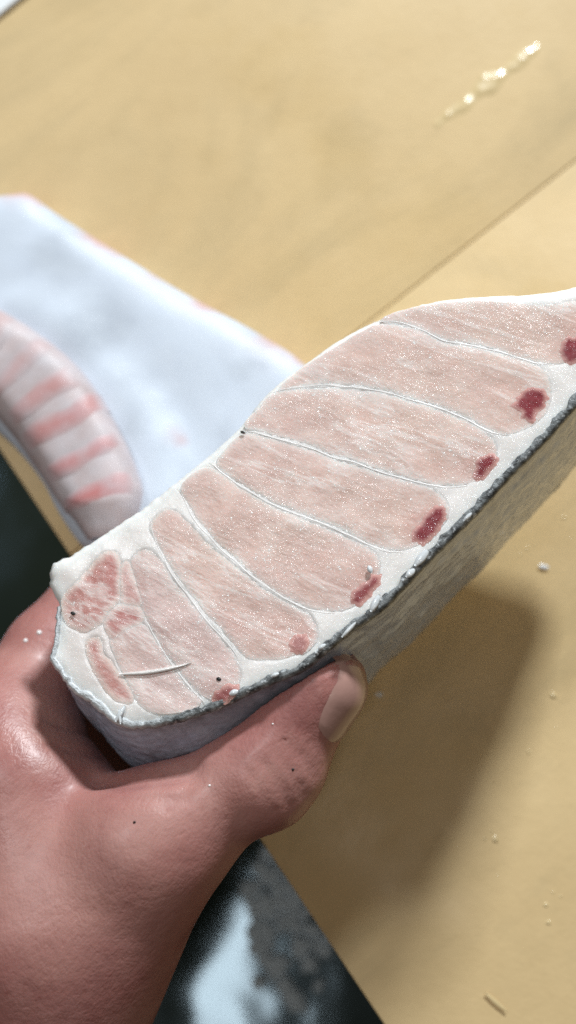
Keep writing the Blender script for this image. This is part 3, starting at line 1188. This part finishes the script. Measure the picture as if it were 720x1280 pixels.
hand_mesh = mesh_obj('body', hw, HF, M_HAND, hand, hc)
hand_mesh.name = 'bare_hand'
bm = bmesh.new(); bm.from_mesh(hand_mesh.data)
for _ in range(2):
    bmesh.ops.smooth_vert(bm, verts=bm.verts, factor=0.5, use_axis_x=True, use_axis_y=True, use_axis_z=True)
bmesh.ops.recalc_face_normals(bm, faces=bm.faces); bm.to_mesh(hand_mesh.data); bm.free()

# thumbnail: a curved plate laid on the finger's surface
axis = T_TIP - T_IP
axis /= np.linalg.norm(axis)
perp = np.cross(axis, np.array((0, 0, 1.0)))        # towards lower right
perp /= np.linalg.norm(perp)
nn = 0.80 * perp + 0.60 * np.array((0, 0, 1.0))
nn -= axis * (nn @ axis)
nn /= np.linalg.norm(nn)
side = np.cross(nn, axis)
nc = T_TIP + axis * 0.0005
ga, gb = 25, 23
NV, NE = [], []
for i in range(ga):
    for jx in range(gb):
        a = -1 + 2 * i / (ga - 1)
        b = -1 + 2 * jx / (gb - 1)
        # square grid mapped to a rounded plate
        la = a * math.sqrt(max(0, 1 - 0.50 * b * b))
        lb = b * math.sqrt(max(0, 1 - 0.46 * a * a))
        p = nc + axis * la * 0.0082 + side * lb * 0.0068 + nn * 0.02
        NV.append(p)
        NE.append(max(abs(a), abs(b)))
NV, NE = np.array(NV), np.array(NE)
for _ in range(40):
    dd = hand_sdf(NV)
    NV = NV - nn * np.clip(dd, -0.002, 0.004)[:, None] * 0.7
NV = NV + nn * (0.00035 - 0.0008 * smooth01((NE - 0.70) / 0.3))[:, None]
NFc = [(i * gb + k, i * gb + k + 1, (i + 1) * gb + k + 1, (i + 1) * gb + k) for i in range(ga - 1) for k in range(gb - 1)]
nail = mesh_obj('thumbnail', to_world(NV), NFc, M_NAIL, hand)

# ------------------------------------------------------------------ white belly slab on the board
SLAB = [(-230, 330), (-120, 275), (-30, 242), (10, 233), (32, 233), (62, 254), (110, 285), (170, 322), (240, 364), (310, 402), (372, 440), (392, 470), (380, 520),
        (350, 580), (300, 640), (230, 690), (160, 700), (105, 680), (72, 640), (50, 598), (22, 560), (-10, 528), (-80, 470), (-160, 420)]
SZ = 0.013
slab_poly = np.array([on_z(x, y, SZ)[:2] for x, y in SLAB])
slab_poly = resample(catmull(slab_poly, 5), 0.0018)
v2, tri, nb = fill_poly(slab_poly, 0.0028)
d = seg_dist(v2, slab_poly)
ridge = catmull(np.array([on_z(x, y, SZ)[:2] for x, y in [(-60, 380), (40, 395), (105, 425), (160, 480), (200, 550), (215, 620)]]), 8, closed=False)
rd = seg_dist(v2, ridge, closed=False)
hollow = catmull(np.array([on_z(x, y, SZ)[:2] for x, y in [(130, 430), (190, 480), (235, 540), (240, 600)]]), 8, closed=False)
hd = seg_dist(v2, hollow, closed=False)
z = SZ - 0.004 * np.exp(-d / 0.003) + 0.0008 * fbm(np.c_[v2 * 45, np.zeros(len(v2))], 3) + 0.0016 * np.exp(-(rd / 0.007) ** 2) - 0.0014 * np.exp(-(hd / 0.006) ** 2)
topv = np.c_[v2, z]
m = len(slab_poly)
sides, F = [], [list(t) for t in tri]
prev = list(range(m))
base = len(topv)
ctr = slab_poly.mean(0)
for k, (zz, sc) in enumerate(((0.005, 1.006), (0.0008, 0.995))):
    r = np.c_[ctr + (slab_poly - ctr) * sc, np.full(m, zz)]
    sides.append(r)
    cur = list(range(base, base + m))
    for i in range(m):
        F.append((prev[i], cur[i], cur[(i + 1) % m], prev[(i + 1) % m]))
    prev = cur
    base += m
allv = np.vstack([topv] + sides)
sc_ = np.tile(np.array((0.55, 0.605, 0.70)), (len(allv), 1))
pat = fbm(np.c_[allv[:, :2] * 60, np.zeros(len(allv))], 3)[:, None]
sc_ = sc_ * (1 - 0.20 * smooth01(pat * 2 + 0.2))
edge = np.concatenate([np.exp(-d / 0.0022), np.ones(2 * m)])[:, None]
pinkm = smooth01(fbm(np.c_[allv[:, :2] * 70, np.ones(len(allv)) * 4], 2) * 3)[:, None]
sc_ = sc_ * (1 - edge * pinkm * 0.85) + np.array((0.55, 0.24, 0.18)) * edge * pinkm * 0.85
spot = on_z(222, 547, SZ)
g = np.exp(-(np.linalg.norm(allv[:, :2] - spot[:2], axis=1) / 0.0016) ** 2)[:, None]
sc_ = sc_ * (1 - 0.7 * g) + np.array((0.5, 0.2, 0.16)) * 0.7 * g
so_ = mesh_obj('fish_belly_slab', allv, F, M_BELLY, None, np.clip(sc_, 0, 1), origin=(ctr[0], ctr[1], 0))
tag(so_, 'broad white fish belly slab lying on the yellow board', 'fish slab')
bm = bmesh.new(); bm.from_mesh(so_.data); bmesh.ops.recalc_face_normals(bm, faces=bm.faces); bm.to_mesh(so_.data); bm.free()

# ------------------------------------------------------------------ striped fillet strip lying on the slab
SPINE = [(-90, 405), (-40, 425), (10, 452), (50, 490), (82, 535), (108, 580), (126, 620), (130, 668)]
WID = [60, 62, 58, 60, 58, 55, 50, 22]      # half widths, photo pixels
FZ = SZ + 0.006
sp = catmull(np.array([on_z(x, y, FZ)[:2] for x, y in SPINE]), 10, closed=False)
pxm = 1 / (np.linalg.norm(on_z(101, 500, FZ) - on_z(100, 500, FZ)) * 1)
wd = np.interp(np.linspace(0, 1, len(sp)), np.linspace(0, 1, len(WID)), np.array(WID) / pxm)
tg = np.gradient(sp, axis=0)
tg /= np.linalg.norm(tg, axis=1)[:, None]
nrmS = np.stack([-tg[:, 1], tg[:, 0]], 1)
arc = np.concatenate([[0], np.cumsum(np.linalg.norm(np.diff(sp, axis=0), axis=1))])
TOT = arc[-1]


def strip_pt(s, a, lift):
    """s along the strip (metres), a across -1..1"""
    p = np.array([np.interp(s, arc, sp[:, k]) for k in range(2)])
    nn_ = np.array([np.interp(s, arc, nrmS[:, k]) for k in range(2)])
    w_ = np.interp(s, arc, wd)
    # bands lean: the outer side runs ahead
    xy = p + nn_ * a * w_
    hgt = 0.0080 * math.sqrt(max(0, 1 - (abs(a) ** 3.5))) * min(1, (w_ * pxm) / 45)
    return np.array((xy[0], xy[1], SZ + 0.0005 + hgt + lift))


fillet_base = np.array((*sp[len(sp) // 2], SZ))
fillet = empty('fillet_strip', fillet_base)
tag(fillet, 'red and white striped fish fillet strip lying on the white slab', 'fillet')
na, nsx = 25, 120
V, C_ = [], []
for i in range(nsx):
    for k in range(na):
        a = -1 + 2 * k / (na - 1)
        V.append(strip_pt(TOT * i / (nsx - 1), a, 0))
V = np.array(V)
V[:, 2] += 0.0003 * fbm(V * 120, 2)
c = np.tile(np.array((0.46, 0.375, 0.38)), (len(V), 1)) * (1 + 0.25 * fbm(V * 130, 2))[:, None]
F = [(i * na + k, i * na + k + 1, (i + 1) * na + k + 1, (i + 1) * na + k) for i in range(nsx - 1) for k in range(na - 1)]
mesh_obj('flesh', V, F, M_BELLY, fillet, np.clip(c, 0, 1))
nband = 7
for bnd in range(nband):
    s0 = TOT * (0.06 + 0.885 * (bnd + 0.12 * math.sin(bnd * 4.3)) / nband)
    bw = TOT * 0.885 / nband * (0.66 + 0.10 * math.sin(bnd * 2.1))
    V = []
    ni, nk = 9, 21
    for i in range(ni):
        for k in range(nk):
            a = (-1 + 2 * k / (nk - 1)) * (0.90 + 0.08 * math.sin(bnd * 3.7)) + 0.06 * math.sin(bnd * 1.9)
            t = i / (ni - 1)
            wob = 0.0003 * math.sin(3 * a + bnd * 1.7)
            s = s0 + bw * t * (1 - 0.25 * abs(a) ** 3) + wob 
            e = min(t, 1 - t, (1 - abs(a)) * 2)
            V.append(strip_pt(min(max(s, 0), TOT), a, -0.0001 + 0.0004 * (1 - math.exp(-e * 4))))
    V = np.array(V)
    F = [(i * nk + k, i * nk + k + 1, (i + 1) * nk + k + 1, (i + 1) * nk + k) for i in range(ni - 1) for k in range(nk - 1)]
    red = smooth01(bnd / (nband - 1.0))
    base_c = np.array((0.46, 0.28, 0.265)) * (1 - red) + np.array((0.45, 0.13, 0.125)) * red
    c = base_c + (np.array((0.46, 0.40, 0.41)) - base_c) * smooth01(0.12 + 0.9 * fbm(V * 110 + bnd * 5, 3))[:, None]
    aa = np.array([abs(-1 + 2 * (q % nk) / (nk - 1)) for q in range(len(V))])
    tt_ = np.array([(q // nk) / (ni - 1) for q in range(len(V))])
    ed = np.exp(-np.minimum(np.minimum(tt_, 1 - tt_) * 3.5, (1 - aa) * 4) ** 1.5)[:, None]
    c = c * (1 - 0.8 * ed) + np.array((0.44, 0.37, 0.38)) * 0.8 * ed
    mesh_obj('muscle_band', V, F, M_BELLY, fillet, np.clip(c, 0, 1))

# ------------------------------------------------------------------ white plastic corner at the top left
A, B = on_z(38, -8), on_z(-8, 29)
dv = (B - A) / np.linalg.norm(B - A)
nv = np.array((-dv[1], dv[0], 0))
if nv[0] > 0:
    nv = -nv
tray = [A - dv * 0.01, B + dv * 0.06, B + dv * 0.06 + nv * 0.08, A - dv * 0.01 + nv * 0.08]
tag(slab_prism('plastic_tray', [p[:2] for p in tray], 0.0003, 0.0016, M_PLASTIC, 0.0005), 'white plastic corner at the top left of the board', 'tray')


# ------------------------------------------------------------------ water drops, painted floor glints and scraps
def dome_cloud(name, spots, mat, label, cat=None, z=0.0, seg=8):
    V, F = [], []
    for (x, y, r0, hgt) in spots:
        b0 = len(V)
        wob = [1.0] * seg
        for ring in range(3):
            ph = ring / 3 * math.pi / 2
            for k in range(seg):
                an = 2 * math.pi * k / seg
                if ring == 0:
                    wob[k] = rng.uniform(0.6, 1.35)
                r_ = r0 * wob[k]
                V.append((x + math.cos(an) * r_ * math.cos(ph), y + math.sin(an) * r_ * math.cos(ph), z + hgt * math.sin(ph)))
        V.append((x, y, z + hgt))
        for ring in range(2):
            for k in range(seg):
                F.append((b0 + ring * seg + k, b0 + ring * seg + (k + 1) % seg, b0 + (ring + 1) * seg + (k + 1) % seg, b0 + (ring + 1) * seg + k))
        for k in range(seg):
            F.append((b0 + 2 * seg + k, b0 + 2 * seg + (k + 1) % seg, len(V) - 1))
    o = mesh_obj(name, np.array(V), F, mat)
    return tag(o, label, kind='stuff')


spots = []
clump = [(rng.uniform(600, 740), rng.uniform(620, 1280)) for _ in range(26)]
for _ in range(36):
    cx, cy = clump[rng.integers(len(clump))]
    x, y = cx + rng.normal(0, 26), cy + rng.normal(0, 26)
    if x < 560 - 0.1 * (y - 900):
        continue
    p = on_z(x, y)
    r_ = min(0.0022, 0.00035 * math.exp(rng.normal(0, 0.6)))
    spots.append((p[0], p[1], r_, r_ * 0.3))
dome_cloud('water_drops', spots, M_BEAD, 'clear water drops scattered over the yellow board', z=-0.0002)

# thin smeared film of water near the top right
fp = []
for t in np.linspace(0, 1, 16):
    fp.append((540 + 134 * t, 158 - 104 * t - 3 - 15 * math.sin(math.pi * t) * (0.6 + 0.4 * math.sin(t * 17))))
for t in np.linspace(1, 0, 16):
    fp.append((543 + 134 * t, 160 - 100 * t + 3 + 13 * math.sin(math.pi * t) * (0.6 + 0.4 * math.sin(t * 23 + 1))))
fp = resample(np.array([on_z(x, y)[:2] for x, y in fp]), 0.0009)
v2, tri, nb = fill_poly(fp, 0.0009)
d = seg_dist(v2, fp)
zf = -0.0001 + 0.0005 * (1 - np.exp(-d / 0.001)) + 0.00055 * fbm(np.c_[v2 * 420, np.zeros(len(v2))], 3) * smooth01(d / 0.0015)
tag(mesh_obj('water_film', np.c_[v2, zf], tri, M_BEAD), 'thin smear of water on the board near the top right', kind='stuff')

spots = []  # floor beads: lamp glints imitated by a pale bluish base colour
for _ in range(100):
    x, y = rng.normal(352, 30), rng.normal(1130, 62)
    if x < 300 + 0.15 * (y - 1100):
        continue
    p = on_z(x, y, FLOOR_Z)
    r_ = rng.uniform(0.0022, 0.0034)
    spots.append((p[0], p[1], r_, r_ * 0.5))
dome_cloud('floor_glint_drops', spots, M_FGLINT, 'water beads on the dark wet floor, their lamp glints painted pale', z=FLOOR_Z + 0.0005)

# scraps on the board: pale scale slivers
for x, y, a, L in [(620, 1253, 40, 0.006), (680, 708, 10, 0.0025), (474, 868, 0, 0.0018)]:
    p = on_z(x, y, 0.0006)
    V, F = [], []
    ca, sa = math.cos(R(a)), -math.sin(R(a))
    for i in range(9):
        t = -1 + i / 4
        w_ = 0.0004 * math.sqrt(max(0, 1 - t * t)) + 0.0001
        for q, (o_, h_) in enumerate(((-1, 0), (0, 0.0002), (1, 0))):
            lx, ly = t * L / 2, o_ * w_
            V.append((p[0] + lx * ca - ly * sa, p[1] + lx * sa + ly * ca, 0.0003 + h_))
    F = [(i * 3 + k, i * 3 + k + 1, (i + 1) * 3 + k + 1, (i + 1) * 3 + k) for i in range(8) for k in range(2)]
    o = mesh_obj('fish_scale', np.array(V), F, M_SCALE if x != 620 else M_BEAD, origin=(p[0], p[1], 0))
    tag(o, {620: 'thin pale fish scale on the board near the bottom edge', 680: 'small white fish scale on the board beside the chunk skin',
            474: 'tiny white fish scale on the board beside the thumb tip'}[x], 'fish scale', 'loose scales on the board')

# water drops with their glint painted white, and dark specks, on the hand
for x, y, r_, mt, nm in [(32, 801, 0.0005, M_GLINT, 'water_drop'), (49, 791, 0.0006, M_GLINT, 'water_drop'), (168, 1028, 0.00028, M_SPECK, 'dark_speck'),
                         (366, 962, 0.0003, M_SPECK, 'dark_speck'), (341, 905, 0.0002, M_GLINT, 'water_drop'), (262, 982, 0.00025, M_GLINT, 'water_drop')]:
    q0 = surf_pts([(x, y)])[0]
    V, F = [], []
    for i in range(5):
        ph = -0.6 + i * (math.pi / 2 + 0.6) / 4
        for k in range(8):
            an = k * math.pi / 4
            V.append(q0 + np.array((math.cos(an) * math.cos(ph) * r_, math.sin(an) * math.cos(ph) * r_, math.sin(ph) * r_ * 0.6)))
    F = [(i * 8 + k, i * 8 + (k + 1) % 8, (i + 1) * 8 + (k + 1) % 8, (i + 1) * 8 + k) for i in range(4) for k in range(8)]
    mesh_obj(nm, to_world(np.array(V)), F, mt, hand)
